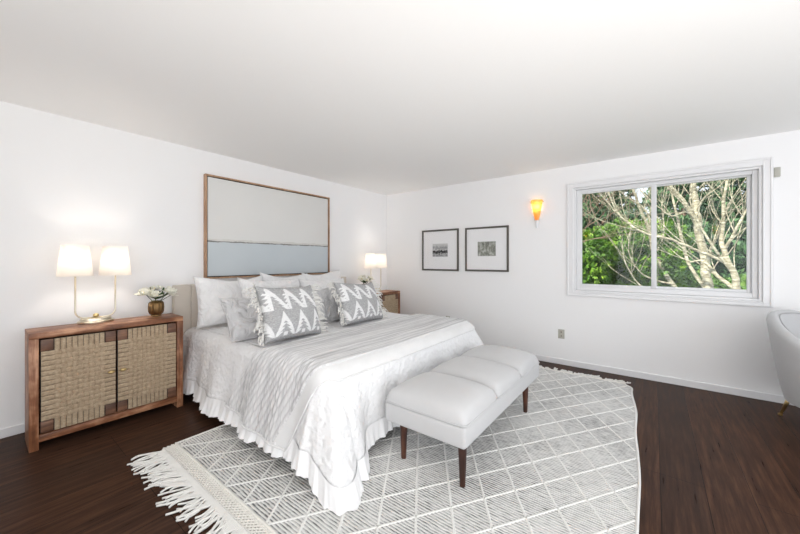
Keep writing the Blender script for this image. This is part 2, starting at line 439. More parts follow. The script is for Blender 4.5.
# ------------------------------------------------------------------ sconces
def sconce(loc, rz, label):
    o = empty('wall_sconce', loc, rz)      # local -x points into the room
    tag(o, label, 'wall lamp', 'amber glass wall sconces')
    boxo('back_plate', (-.018, 0, -.030, .030, -.12, .09), M['pale_brass'], o, .004)
    bm = bmesh.new(); n = 20; rings = []
    prof = [(.022, -.125), (.030, -.09), (.040, -.04), (.052, .02), (.064, .08), (.075, .135)]
    for dr in (0, -.005):
        for r, z in (prof if dr == 0 else prof[::-1]):
            rings.append([bm.verts.new((-max(.004, (r + dr) * 1.15 * math.sin(PI * k / n)) - .006, (r + dr) * math.cos(PI * k / n), z)) for k in range(n + 1)])
    for i in range(len(rings) - 1):
        for k in range(n): bm.faces.new((rings[i][k], rings[i][k + 1], rings[i + 1][k + 1], rings[i + 1][k]))
    obj('amber_glass_shade', bm, M['amber'], o, autos=50)
    bm = bmesh.new(); lathe(bm, [(.006, -.215), (.015, -.205), (.019, -.17), (.023, -.118)], 20, (-.022, 0, 0)); obj('finial', bm, M['trim'], o, smooth=True)
    for s in (-1, 1):
        bm = bmesh.new(); tube(bm, [(-.004, s * .078, .112), (-.022, s * .080, .112), (-.034, s * .076, .112)], .004, 8); obj('clip', bm, M['dark_brass'], o, smooth=True)
    bm = bmesh.new(); bmesh.ops.create_uvsphere(bm, u_segments=14, v_segments=10, radius=.017, matrix=Matrix.Translation((-.040, 0, .055)))
    obj('bulb', bm, M['sconce_bulb'], o, smooth=True)
    return o
sconce((0, -2.512, 1.905), 0, 'amber glass cone wall sconce lit between the framed prints and the window')
sconce((X0, -2.15, 1.97), PI, 'amber glass wall sconce behind the camera, reflected in the left window pane')
sconce((X0, -4.85, 1.97), PI, 'amber glass wall sconce behind the camera, reflected in the right window pane')

# ------------------------------------------------------------------ wall art
o = empty('wall_painting', (-2.135, 0, 1.085)); tag(o, 'large framed seascape painting, off white sky over grey blue, above the bed', 'painting')
o.location = (0, 0, 0)
PX0, PX1, PZ0, PZ1 = -2.953, -1.318, 1.083, 2.168
bm = bmesh.new()
for b in ((PX0, PX0 + .016, PZ0, PZ1), (PX1 - .016, PX1, PZ0, PZ1), (PX0 + .016, PX1 - .016, PZ0, PZ0 + .016), (PX0 + .016, PX1 - .016, PZ1 - .016, PZ1)):
    box(bm, b[0], b[1], -.050, 0, b[2], b[3], .001)
obj('wooden_frame', bm, M['frame_wood'], o)
bm = bmesh.new()
for b in ((PX0 + .016, PX0 + .026, PZ0 + .016, PZ1 - .016), (PX1 - .026, PX1 - .016, PZ0 + .016, PZ1 - .016), (PX0 + .026, PX1 - .026, PZ0 + .016, PZ0 + .026), (PX0 + .026, PX1 - .026, PZ1 - .026, PZ1 - .016)):
    box(bm, b[0], b[1], -.022, 0, b[2], b[3])
obj('shadow_gap', bm, M['black'], o)
boxo('canvas', (PX0 + .026, PX1 - .026, -.040, -.002, PZ0 + .026, PZ1 - .026), M['canvas'], o, .003)

def framed(y0, y1, z0, z1, py0, py1, pz0, pz1, pm, label):
    o = empty('framed_print'); tag(o, label, 'picture')
    bm = bmesh.new(); ring(bm, y0, y1, z0, z1, .025, -.024, 0, .002); obj('picture_frame', bm, M['gunmetal'], o)
    boxo('mat_board', (-.010, -.006, y0 + .02, y1 - .02, z0 + .02, z1 - .02), M['mat_board'], o)
    boxo('printed_image', (-.0115, -.0101, py0, py1, pz0, pz1), pm, o)
    boxo('glass', (-.016, -.014, y0 + .02, y1 - .02, z0 + .02, z1 - .02), M['glass'], o)
framed(-1.402, -.754, 1.117, 1.752, -1.216, -.948, 1.335, 1.534, M['photo_lake'], 'square framed print of a dark lake shore, the left one nearer the corner lamp')
framed(-2.150, -1.511, 1.120, 1.748, -1.969, -1.704, 1.338, 1.540, M['photo_trees'], 'square framed print of grey green trees, the right one nearer the wall sconce')

# ------------------------------------------------------------------ woven front cabinets
def weave_panel(x0, x1, z0, z1, cw, chh, y):
    """cross shaped panel: horizontal bands run full width, vertical ones full height, over and under"""
    bm = bmesh.new()
    nx, nz = 9, 14
    bx = (x1 - x0 - 2 * cw) / nx; bz = (z1 - z0 - 2 * chh) / nz
    amp = .0045
    def band(p, q, along, c, wd, ph):
        n = 64; prev = None
        for i in range(n + 1):
            t = p + (q - p) * i / n
            if along == 'x':
                k = (t - x0 - cw) / bx; inside = 0 <= k <= nx
            else:
                k = (t - z0 - chh) / bz; inside = 0 <= k <= nz
            off = amp * math.sin(PI * k + ph) if inside else -amp * .2
            row = []
            for j, (s, dd) in enumerate(((-.5, .003), (-.42, -.0005), (-.14, -.0025), (0, -.0012), (.14, -.0025), (.42, -.0005), (.5, .003))):
                if along == 'x': row.append(bm.verts.new((t, y - off + dd, c + s * wd)))
                else: row.append(bm.verts.new((c + s * wd, y - off + dd, t)))
            if prev:
                for j in range(6): bm.faces.new((prev[j], prev[j + 1], row[j + 1], row[j]))
            prev = row
    for j in range(nz):
        band(x0, x1, 'x', z0 + chh + (j + .5) * bz, bz * .95, 0 if j % 2 else PI)
    for i in range(nx):
        band(z0, z1, 'z', x0 + cw + (i + .5) * bx, bx * .93, PI if i % 2 else 0)
    return bm
def cabinet(x0, x1, label):
    w_ = x1 - x0; D = .285; yf = -.435; yb = yf + D
    o = empty('cabinet', ((x0 + x1) / 2, (yf + yb) / 2, 0)); tag(o, label, 'cabinet', 'woven front wooden cabinets beside the bed')
    h = w_ / 2; f = -D / 2; b = D / 2; HT = .785
    boxo('top', (-h, h, f, b, HT - .038, HT), M['wood_x'], o, .002)
    for s in (-1, 1):
        xa, xb = (-h, -h + .045) if s < 0 else (h - .045, h)
        boxo('side_panel', (xa, xb, f, b, .0, HT - .0385), M['wood_z'], o, .002)
    boxo('bottom_rail', (-h + .0455, h - .0455, f, b - .01, .052, .098), M['wood_x'], o, .002)
    boxo('back_panel', (-h + .046, h - .046, b - .018, b - .004, .0985, HT - .039), M['wood_dark'], o)
    for s in (-1, 1):
        xa = -h + .053 if s < 0 else .005; xb = -.005 if s < 0 else h - .053
        z0, z1 = .106, HT - .050
        d = boxo('door', (xa, xb, f + .010, f + .026, z0, z1), M['black'], o)
        obj('woven_panel', weave_panel(xa + .002, xb - .002, z0, z1, .062, .078, f + .002), M['cord'], d, smooth=True)
        for cx in (0, 1):
            for cz in (0, 1):
                bx0 = xa if cx == 0 else xb - .060; bz0 = z0 if cz == 0 else z1 - .076
                boxo('corner_block', (bx0, bx0 + .060, f + .002, f + .012, bz0, bz0 + .076), M['wood_dark'], d, .001)
        kx = xb - .030 if s < 0 else xa + .030
        bm = bmesh.new(); lathe(bm, [(.005, 0), (.005, .010), (.013, .013), (.016, .019), (.012, .027), (.002, .031)], 20, sx=1.3, sy=.8)
        bmesh.ops.rotate(bm, verts=bm.verts, cent=(0, 0, 0), matrix=Matrix.Rotation(R(90), 3, 'X'))
        bmesh.ops.translate(bm, verts=bm.verts, vec=(kx, f - .002, .430)); obj('handle', bm, M['brass'], d, smooth=True)
    return o
cabinet(-4.184, -3.287, 'wooden two door cabinet with woven cord fronts, left of the bed')
cabinet(-1.075, -.180, 'wooden cabinet with woven cord front in the far corner, right of the bed')

# ------------------------------------------------------------------ double lamps
def double_lamp(loc, label):
    o = empty('table_lamp', loc); tag(o, label, 'lamp', 'double shaded table lamps on the cabinets')
    bm = bmesh.new(); lathe(bm, [(.088, 0), (.096, .003), (.096, .014), (.090, .018), (.084, .019), (.082, .032), (.076, .037), (.03, .039)], 48, (0, 0, 0), 1.14, .82)
    obj('base', bm, M['pale_brass'], o, autos=35)
    bm = bmesh.new(); lathe(bm, [(.012, .036), (.008, .041), (.016, .046), (.020, .055), (.016, .065), (.004, .069)], 24); obj('knob', bm, M['brass'], o, smooth=True)
    for s in (-1, 1):
        pts = [(s * .012, 0, .038)]
        for k in range(9):
            a = PI / 2 * k / 8
            pts.append((s * (.060 + .058 * math.sin(a)), 0, .038 + .058 * (1 - math.cos(a))))
        pts.append((s * .118, 0, .37))
        bm = bmesh.new(); tube(bm, pts, .0058, 12); obj('stem', bm, M['pale_brass'], o, smooth=True)
        bm = bmesh.new(); lathe(bm, [(.012, .37), (.014, .372), (.014, .425), (.010, .43)], 20, (s * .118, 0, 0)); obj('socket', bm, M['pale_brass'], o, autos=40)
        bm = bmesh.new(); n = 48
        for dr, zz_ in ((0, 0),):
            P_ = [(.104, .368), (.103, .372), (.079, .596), (.078, .600), (.0762, .600), (.1015, .369)]
        rings = [[bm.verts.new((s * .118 + r * math.cos(2 * PI * k / n), r * math.sin(2 * PI * k / n), z)) for k in range(n)] for r, z in P_]
        for i in range(len(rings)):
            a, b = rings[i], rings[(i + 1) % len(rings)]
            for k in range(n): bm.faces.new((a[k], a[(k + 1) % n], b[(k + 1) % n], b[k]))
        obj('lamp_shade', bm, M['shade'], o, autos=50)
        bm = bmesh.new(); bmesh.ops.create_uvsphere(bm, u_segments=16, v_segments=12, radius=.026, matrix=Matrix.Translation((s * .118, 0, .495)))
        obj('bulb', bm, M['bulb'], o, smooth=True)
double_lamp((-3.815, -.20, .7855), 'pale brass table lamp with two lit white shades on the left cabinet')
double_lamp((-.505, -.20, .7855), 'pale brass table lamp with two lit white shades on the corner cabinet')

# ------------------------------------------------------------------ vases and flowers
def petal_mesh(L, W, curl):
    bm = bmesh.new(); nu, nv = 8, 6; g = []
    for i in range(nu + 1):
        t = i / nu; row = []
        wd = W * math.sin(PI * min(1, t * .93 + .04)) ** .7
        for j in range(nv + 1):
            s = j / nv * 2 - 1
            row.append(bm.verts.new((s * wd / 2, L * t * math.cos(curl * t), L * t * math.sin(curl * t) + .18 * W * s * s)))
        g.append(row)
    for i in range(nu):
        for j in range(nv): bm.faces.new((g[i][j], g[i][j + 1], g[i + 1][j + 1], g[i + 1][j]))
    return bm
def add_mesh_at(dst, src, mx):
    me = bpy.data.meshes.new('tmp'); src.to_mesh(me); src.free(); me.transform(mx)
    dst.from_mesh(me); bpy.data.meshes.remove(me)
def vase_flowers(loc, seed, lab_v, lab_f):
    v = empty('flower_vase', loc); tag(v, lab_v, 'vase', 'ribbed brass vases on the cabinets')
    bm = bmesh.new(); lathe(bm, [(.030, 0), (.038, .004), (.036, .016), (.048, .028), (.055, .045), (.057, .080), (.055, .115), (.044, .130), (.034, .132), (.032, .136), (.028, .136), (.028, .11)], 96, (0, 0, 0), ribs=12, amp=.045)
    obj('vase_body', bm, M['dark_brass'], v, autos=45)
    f = empty('flower_bunch', (loc[0], loc[1], loc[2] + .105)); f.scale = (1.35, 1.35, 1.2); tag(f, lab_f, 'flowers', 'white flower bunches in the brass vases')
    rnd = random.Random(seed)
    heads = [(-.060, -.015, .080, 1.0), (.055, -.03, .085, 1.0), (.0, .03, .10, .9), (.085, .02, .055, .8), (-.02, -.05, .065, .8)]
    for hx, hy, hz, s in heads:
        bm = bmesh.new(); tube(bm, [(hx * .1, hy * .1, -.06), (hx * .3, hy * .3, .02), (hx, hy, hz)], .0022, 6); st_ = obj('stem', bm, M['leaf'], f, smooth=True)
        bm = bmesh.new(); tilt = Vector((hx * 7, hy * 7 - .2, 1)).normalized().to_track_quat('Z', 'Y').to_matrix().to_4x4()
        for ringn, (cnt, cu, sc_) in enumerate(((6, .35, 1.0), (5, .95, .8))):
            for k in range(cnt):
                a = 2 * PI * k / cnt + ringn * .5 + rnd.uniform(-.15, .15)
                mx = Matrix.Translation((hx, hy, hz)) @ tilt @ Matrix.Rotation(a, 4, 'Z') @ Matrix.Scale(s * sc_, 4)
                add_mesh_at(bm, petal_mesh(.058, .036, cu + rnd.uniform(-.12, .12)), mx)
        hd = obj('flower_head', bm, M['petal'], f, smooth=True)
        bm = bmesh.new(); bmesh.ops.create_uvsphere(bm, u_segments=10, v_segments=8, radius=.007, matrix=Matrix.Translation(Vector((hx, hy, hz)) + tilt.to_3x3() @ Vector((0, 0, .012))))
        obj('flower_centre', bm, M['stamen'], hd, smooth=True)
    for a, t in ((-2.9, .3), (-2.2, .75), (1.4, .9), (-.6, .25), (.4, .3), (-1.5, .2)):
        bm = bmesh.new()
        add_mesh_at(bm, petal_mesh(.095, .040, .3), Matrix.Translation((0, 0, .035)) @ Matrix.Rotation(a, 4, 'Z') @ Matrix.Rotation(t, 4, 'X'))
        obj('leaf', bm, M['leaf'], f, smooth=True)
vase_flowers((-3.432, -.250, .7855), 3, 'small ribbed dark brass vase on the left cabinet beside the lamp', 'white flowers with dark green leaves in the vase on the left cabinet')
vase_flowers((-.800, -.235, .7855), 8, 'small ribbed brass vase on the corner cabinet, mostly behind the pillows', 'white flowers with dark leaves in front of the corner lamp')

# ------------------------------------------------------------------ bed
XC = -2.135; HW = .93; FW = 2.09; TOP = .622; RAD = .11
bed = empty('bed', (XC, -1.1, 0)); tag(bed, 'king size bed with beige channelled headboard against the long white wall', 'bed')
bed.location = (0, 0, 0)
bm = bmesh.new()
nch = 15; hx0, hx1 = -3.243, -1.027; cwid = (hx1 - hx0) / nch
for i in range(nch):
    box(bm, hx0 + i * cwid + .0008, hx0 + (i + 1) * cwid - .0008, -.085, -.0145, .10, 1.035, .012, 3)
obj('headboard', bm, M['headboard'], bed, autos=50)
boxo('bed_frame', (-3.10, -1.17, -2.10, -.09, .10, .26), M['headboard'], bed, .01)
boxo('mattress', (-3.09, -1.18, -2.09, -.095, .2605, .585), M['mattress'], bed, .04, 4)
for x in (-3.02, -1.25):
    for y in (-.2, -1.98):
        bm = bmesh.new(); tube(bm, [(x, y, 0 if y > -1 else .0165), (x, y, .0995)], [.018, .026], 14); obj('leg', bm, M['leg_wood'], bed, autos=40)

def corf(phi, u):
    c = math.exp(-((phi - 1.15) / .50) ** 2)
    return c * math.exp(-(max(0, HW - abs(u)) / .20) ** 2)
def S(u, wv, lift=0.0, fold=1.0):
    """point of the draped cover: u across from the bed's centre line, wv from the wall towards the foot"""
    du = max(0, abs(u) - HW); dw = max(0, wv - FW); L = math.hypot(du, dw); sg = 1 if u > 0 else -1
    bx = max(-HW, min(HW, u)); bw = min(wv, FW)
    q = .010 * noise.noise(Vector((u * 1.7, wv * 1.7, 3.1))) + .005 * noise.noise(Vector((u * 5, wv * 5, .3)))
    if L < 1e-6:
        return Vector((XC + bx, -bw, TOP + q + lift))
    phi = math.atan2(dw, du)
    cor = corf(phi, u)
    sb = (.10 + .14 * smoothstep(.3, .9, wv)) if sg < 0 else .0
    base = sb * (1 - phi / (PI / 2)) + .05 * phi / (PI / 2)
    fl = base + .46 * cor
    th = PI / 2 - fl; La = RAD * th
    if L < La:
        a = L / RAD; out = RAD * math.sin(a); dz = RAD * (1 - math.cos(a)); na = a
    else:
        out = RAD * math.sin(th) + (L - La) * math.sin(fl); dz = RAD * (1 - math.cos(th)) + (L - La) * math.cos(fl); na = th
    p = bw if dw == 0 else (FW + phi * .55 if du > 0 else FW + .86 + HW - abs(u))
    amp = fold * smoothstep(.05, .55, L) * (1 if sg < 0 or dw > 0 else .15)
    out += amp * (.020 * math.sin(p * 9.5 + sg) + .014 * math.sin(p * 21 + 2 + sg) + .012 * noise.noise(Vector((p * 6, L * 3, sg))))
    if dw > 0: out += fold * .03 * cor * math.sin(phi * 9) * smoothstep(.1, .6, L)
    out += lift * math.sin(na); dz -= lift * math.cos(na)
    dx, dy = sg * math.cos(phi), math.sin(phi)
    if du == 0: dx, dy = 0, 1
    if dw == 0: dx, dy = sg, 0
    return Vector((XC + bx + dx * out, -bw - dy * out, max(.012, TOP - dz + q * max(0, 1 - L * 4))))

# perimeter of the hanging part as (u, w, dir_u, dir_w)
def perimeter(step):
    P = []
    n = int(2.0 / step)
    for i in range(n): P.append((-HW, .09 + (FW - .09) * i / n, -1, 0))
    nc = max(24, int(1.05 / step))
    for i in range(nc): a = PI / 2 * i / nc; P.append((-HW, FW, -math.cos(a), math.sin(a)))
    nf = int(2 * HW / step)
    for i in range(nf): P.append((-HW + 2 * HW * i / nf, FW, 0, 1))
    for i in range(nc): a = PI / 2 * i / nc; P.append((HW, FW, math.sin(a), math.cos(a)))
    for i in range(n + 1): P.append((HW, FW - (FW - .09) * i / n, 1, 0))
    return P
def Lbody(d):
    return .500 + .18 * corf(math.atan2(d[3], abs(d[2])), d[0])
RUF = .122
duvet = None
bm = bmesh.new()
nx_, ny_ = 70, 76
g = [[bm.verts.new(S(-HW + 2 * HW * i / nx_, .09 + (FW - .09) * j / ny_)) for j in range(ny_ + 1)] for i in range(nx_ + 1)]
for i in range(nx_):
    for j in range(ny_): bm.faces.new((g[i][j], g[i + 1][j], g[i + 1][j + 1], g[i][j + 1]))
P = perimeter(.0275)
prev = None; NL = 22
for d in P:
    Lb = Lbody(d)
    row = [bm.verts.new(S(d[0] + d[2] * Lb * (k / NL), d[1] + d[3] * Lb * (k / NL))) for k in range(NL + 1)]
    if prev:
        for k in range(NL): bm.faces.new((prev[k], row[k], row[k + 1], prev[k + 1]))
    prev = row
bmesh.ops.remove_doubles(bm, verts=bm.verts, dist=.0012)
duvet = obj('duvet', bm, M['duvet'], smooth=True)
tag(duvet, 'crinkled white duvet with a ruffled hem hanging over the bed', 'duvet')
md_ = duvet.modifiers.new('thick', 'SOLIDIFY'); md_.thickness = .006; md_.offset = -1
bm = bmesh.new(); P = perimeter(.0062); prev = None; s_acc = 0; lastp = None
for d in P:
    Lb = Lbody(d)
    pe = S(d[0] + d[2] * Lb, d[1] + d[3] * Lb)
    if lastp is not None: s_acc += (pe - lastp).length
    lastp = pe
    wave = math.sin(s_acc * 2 * PI / .095 + 3.5 * noise.noise(Vector((s_acc * 4, 0, 0)))) + .5 * math.sin(s_acc * 2 * PI / .047 + 4 * noise.noise(Vector((s_acc * 7, 5, 0))))
    rl = RUF * (1 + .16 * noise.noise(Vector((s_acc * 9, 1, 2))))
    row = []
    for k in range(9):
        t = k / 8; q = S(d[0] + d[2] * (Lb - .012 + rl * t), d[1] + d[3] * (Lb - .012 + rl * t))
        q += Vector((d[2], -d[3], 0)) * (.004 + wave * .009 * t ** .8 + .008 * t)
        q.z = max(q.z, .016)
        row.append(bm.verts.new(q))
    if prev:
        for k in range(8): bm.faces.new((prev[k], row[k], row[k + 1], prev[k + 1]))
    prev = row
obj('ruffle', bm, M['ruffle'], duvet, smooth=True)

# throw blanket across the foot of the bed
bm = bmesh.new(); NU, NV = 150, 270; UE = HW + .495
g = []
rr = random.Random(4)
W0, W1 = 1.47, 2.225
def throw_pt(i, j, lift=0):
    t = j / NV; ue = UE + .075 * t; u = -ue + 2 * ue * i / NU
    Ls = max(0, abs(u) - HW)
    wa = W0 - .58 * Ls; wb = W1 - .50 * Ls
    wv = wa + (wb - wa) * t
    rib = 0
    if t < .86:
        x = t * 17; rib = .0125 * (abs(math.sin(PI * (x + .10 * noise.noise(Vector((u * 1.2, x * .3, 0)))))) ** .45)
        rib *= .85 + .3 * noise.noise(Vector((u * 2.5, t * 9, 7)))
    return S(u, wv, .011 + rib + lift)
for i in range(NU + 1): g.append([bm.verts.new(throw_pt(i, j)) for j in range(NV + 1)])
for i in range(NU):
    for j in range(NV):
        f = bm.faces.new((g[i][j], g[i + 1][j], g[i + 1][j + 1], g[i][j + 1])); f.material_index = 1 if j > NV * .86 else 0
th_ = obj('throw_blanket', bm, [M['throw'], M['throw_border']], smooth=True)
tag(th_, 'ribbed grey and white throw blanket laid across the foot of the bed', 'blanket')
md_ = th_.modifiers.new('thick', 'SOLIDIFY'); md_.thickness = .007; md_.offset = -1
for j0, nm in ((0, 0), (NV, 0)):
    bm = bmesh.new(); tube(bm, [throw_pt(i, j0, .001) for i in range(0, NU + 1, 2)], .0062, 8); obj('edge_binding', bm, M['throw_border'], th_, smooth=True)
bm = bmesh.new(); tube(bm, [throw_pt(0, j, .002) for j in range(0, NV + 1, 2)], .008, 8); obj('edge_binding', bm, M['throw_border'], th_, smooth=True)

# ------------------------------------------------------------------ pillows
def pillow_mesh(w_, h_, t_, seed, n=56, pinch=.075, wr=.008, motif=None, sag=.0, power=.42):
    bm = bmesh.new(); lay = bm.verts.layers.float.new('motif')
    def P_(a, b, side):
        x = a * w_ / 2 * (1 - pinch * (1 - b * b)); z = b * h_ / 2 * (1 - pinch * (2.4 if b > 0 else .9) * (1 - a * a) * (1 + .35 * math.sin(a * 2.2 + seed)))
        th = t_ / 2 * max(0, (1 - a ** 4) * (1 - b ** 4)) ** power * (1 - .12 * (a * a + b * b) / 2) * (1 + .28 * sag * (-b))
        q = Vector((x * 5 + seed * 3, z * 5, side * 3.0)); k = max(0, (1 - a * a) * (1 - b * b)) ** .3
        th += k * wr * 1.8 * noise.noise(q) + k * wr * noise.noise(q * 2.7)
        # creases running in from the corners
        cr = abs(a * b); th -= wr * 1.2 * cr * abs(math.sin((a - b) * 9 + seed)) * k
        return Vector((x, -side * th, z))
    fr, bk = [], []
    for i in range(n + 1):
        a = -1 + 2 * i / n; rf, rb = [], []
        for j in range(n + 1):
            b = -1 + 2 * j / n
            v1 = bm.verts.new(P_(a, b, 1)); rf.append(v1)
            if motif: v1[lay] = motif((a + 1) / 2, (b + 1) / 2)
            if i in (0, n) or j in (0, n): rb.append(v1)
            else: rb.append(bm.verts.new(P_(a, b, -1)))
        fr.append(rf); bk.append(rb)
    for i in range(n):
        for j in range(n):
            bm.faces.new((fr[i][j], fr[i + 1][j], fr[i + 1][j + 1], fr[i][j + 1]))
            bm.faces.new((bk[i][j], bk[i][j + 1], bk[i + 1][j + 1], bk[i + 1][j]))
    edge = [P_(a, b, 0) for a, b in [(-1 + 2 * k / 30, -1) for k in range(30)] + [(1, -1 + 2 * k / 30) for k in range(30)] + [(1 - 2 * k / 30, 1) for k in range(30)] + [(-1, 1 - 2 * k / 30) for k in range(31)]]
    return bm, edge
def pillow(name, label, group, x, y, yaw, w_, h_, lean, roll, m, t_=.17, z0=.630, seed=1, motif=None, n=56, wr=.006, sag=.5, flange=False, power=.42):
    bm, edge = pillow_mesh(w_, h_, t_, seed, n, wr=wr, motif=motif, sag=sag, power=power)
    o = obj(name, bm, m, smooth=True)
    mx = Matrix.Translation((x, y, z0 + .022)) @ Matrix.Rotation(yaw, 4, 'Z') @ Matrix.Rotation(-lean, 4, 'X') @ Matrix.Rotation(-roll, 4, 'Y') @ Matrix.Translation((0, t_ * .25, h_ / 2))
    o.matrix_world = mx
    tag(o, label, 'pillow', group)
    if flange:
        bm = bmesh.new(); tube(bm, edge, .0030, 6, caps=False); obj('seam', bm, M['piping'], o, smooth=True)
    return o
GW = 'white pillows at the head of the bed'
WP = M['white_linen']
pillow('pillow', 'large white pillow leaning on the headboard, leftmost, nearest the left cabinet', GW, -2.800, -.400, -.02, .69, .49, .26, -.02, WP, .18, seed=1, flange=True)
pillow('pillow', 'white pillow in the middle against the headboard, its corners peeking above the others', GW, -2.145, -.315, 0, .64, .490, .20, -.05, WP, .15, seed=2, flange=True)
pillow('pillow', 'white pillow at the far right against the headboard, below the corner lamp', GW, -1.540, -.325, 0, .64, .505, .24, .04, WP, .15, seed=3, flange=True)
pillow('pillow', 'white pillow in front of the headboard row, left of centre behind the fringed pillow', GW, -2.500, -.640, -.02, .69, .475, .34, -.06, WP, .17, seed=4, flange=True)
pillow('pillow', 'white pillow right of centre behind the light grey one', GW, -1.780, -.640, -.01, .68, .440, .36, -.02, WP, .16, seed=5, flange=True)
GG = 'light grey pillows behind the patterned ones'
pillow('pillow', 'rumpled light grey pillow on the left, half behind the fringed pillow', GG, -2.900, -1.120, .06, .56, .40, .62, -.05, M['grey_linen'], .17, seed=6, wr=.011, flange=True)
pillow('pillow', 'light grey pillow showing between the two patterned pillows', GG, -2.280, -1.090, .06, .62, .40, .40, -.03, M['grey_linen'], .15, seed=7, flange=True)

def motif(a, b):
    # a to the right, b upward, both 0..1; two rows of white peaks with sawtooth inner edges
    if .05 < b < .47:
        h = (.47 - b) / .42; half = .150 * h + .006
        for cx in (.10 - .15, .25, .56, .87):
            f = abs(a - cx)
            if f <= half:
                if h < .40: return 1
                saw = 1 - (h * 6) % 1
                if f > half - .040 - .045 * saw: return 1
                if h > .86 and f < .03: return 1
    elif .50 < b < .95:
        h = (.95 - b) / .45
        for cx in (-.20, .10, .40, .70):
            f = a - cx; hyp = .02 + .265 * h
            if -.012 <= f <= hyp:
                if h < .40: return 1
                saw = 1 - (h * 6) % 1
                if f > hyp - .060 - .045 * saw: return 1
            g = f - .30                       # upright stem of the next peak, teeth on its left
            if -.03 < g < .014 and h > .05: return 1
            saw = (h * 6) % 1
            if h > .25 and h < .9 and -.03 - .06 * saw < g <= -.03: return 1
    return 0
def fringed(x, y, yaw, w_, h_, lean, roll, seed, label):
    o = pillow('patterned_pillow', label, 'grey patterned fringed pillows', x, y, yaw, w_, h_, lean, roll, M['pattern'], .20, seed=seed, motif=motif, n=130, sag=.7, wr=.004, power=.36)
    rnd = random.Random(seed)
    for side in (-1, 1):
        bm = bmesh.new()
        for k in range(52):
            b = -1 + 2 * (k + .5) / 52
            base = Vector((side * w_ / 2 * (1 - .075 * (1 - b * b)) * .985, 0, b * h_ / 2 * .97))
            ln = rnd.uniform(.055, .10) * (1.25 if side < 0 and b > .4 else 1); dy = rnd.uniform(-.05, .015) - (.03 if side < 0 else 0); dz = rnd.uniform(-.030, .008)
            pts = [base, base + Vector((side * ln * .5, dy * .6 - .008, dz * .2)), base + Vector((side * ln * .85, dy, dz * .6)), base + Vector((side * ln, dy * 1.1, dz * 1.6 - .008))]
            tube(bm, pts, [.0045, .0055, .0050, .0030], 6)
        fo = obj('fringe', bm, M['fringe'], o, smooth=True)
        bm = bmesh.new()
        tube(bm, [Vector((side * w_ / 2 * (1 - .075 * (1 - b * b)), 0, b * h_ / 2)) for b in [-1 + k / 12 for k in range(25)]], .0055, 6)
        obj('braid', bm, M['fringe'], o, smooth=True)
fringed(-2.800, -1.420, .12, .575, .455, .34, -.05, 11, 'grey pillow woven with white triangles and fringed sides, nearer the camera on the left')
fringed(-1.925, -1.360, .07, .60, .445, .39, -.04, 12, 'grey pillow woven with white triangles and fringed sides, the farther one on the right')

# ------------------------------------------------------------------ bench
bench = empty('bench', (-2.0, -2.6, 0)); tag(bench, 'light grey upholstered bench with three cushions and walnut legs at the foot of the bed', 'bench')
bench.location = (0, 0, 0)
BX0, BX1, BY0, BY1 = -2.765, -1.285, -2.880, -2.300
boxo('upholstered_base', (BX0, BX1, BY0, BY1, .226, .352), M['bench'], bench, .022, 4)
cw_ = (BX1 - BX0) / 3
for i in range(3):
    bm = bmesh.new(); n = 26; hx, hy, hz = cw_ / 2 - .001, (BY1 - BY0) / 2 + .004, .078
    r = bmesh.ops.create_grid(bm, x_segments=n, y_segments=n, size=1)
    top = {}
    def prof(a, b, s):
        e = 5.0
        k = max(0, 1 - abs(a) ** e) ** (1 / 2.4) * max(0, 1 - abs(b) ** e) ** (1 / 2.4)
        return k
    vs_ = list(bm.verts)
    for v in vs_:
        a, b = max(-1, min(1, v.co.x)), max(-1, min(1, v.co.y)); k = prof(a, b, 1)
        rx = math.copysign(abs(a) ** .93, a); ry = math.copysign(abs(b) ** .93, b)
        # round the plan outline at the corners
        q = (abs(a) ** 8 * abs(b) ** 8)
        v.co = Vector((rx * hx * (1 - .05 * q), ry * hy * (1 - .05 * q), .368 + k * (.086 + .030 * (1 - a * a) * (1 - b * b))))
        v.co.z += .004 * k * noise.noise(Vector((a * 2 + i * 5, b * 2, 0)))
    ret = bmesh.ops.extrude_edge_only(bm, edges=[e for e in bm.edges if e.is_boundary])
    nv = [v for v in ret['geom'] if isinstance(v, bmesh.types.BMVert)]
    for v in nv: v.co.z = .3525; v.co.x *= .985; v.co.y *= .985
    bmesh.ops.holes_fill(bm, edges=[e for e in bm.edges if e.is_boundary])
    bmesh.ops.translate(bm, verts=bm.verts, vec=(BX0 + cw_ * (i + .5), (BY0 + BY1) / 2, 0))
    c_ = obj('cushion', bm, M['bench'], bench, autos=70)
    bm = bmesh.new(); ex, ey = hx - .002, hy - .001; cx_, cy_ = BX0 + cw_ * (i + .5), (BY0 + BY1) / 2
    pts = []
    for (sx, sy, a0) in ((1, 1, 0), (-1, 1, 90), (-1, -1, 180), (1, -1, 270)):
        for k in range(6):
            a = R(a0 + 90 * k / 5); pts.append((cx_ + sx * (ex - .03) + .03 * math.cos(a), cy_ + sy * (ey - .03) + .03 * math.sin(a), .3585))
    pts.append(pts[0]); tube(bm, pts, .0042, 6, caps=False); obj('piping', bm, M['bench'], c_, smooth=True)
for x, y in ((-2.733, -2.848), (-2.725, -2.430), (-1.600, -2.848), (-1.600, -2.430)):
    bm = bmesh.new(); tube(bm, [(x, y, .0125), (x, y, .2255)], [.0160, .0245], 18); obj('leg', bm, M['leg_wood'], bench, autos=40)

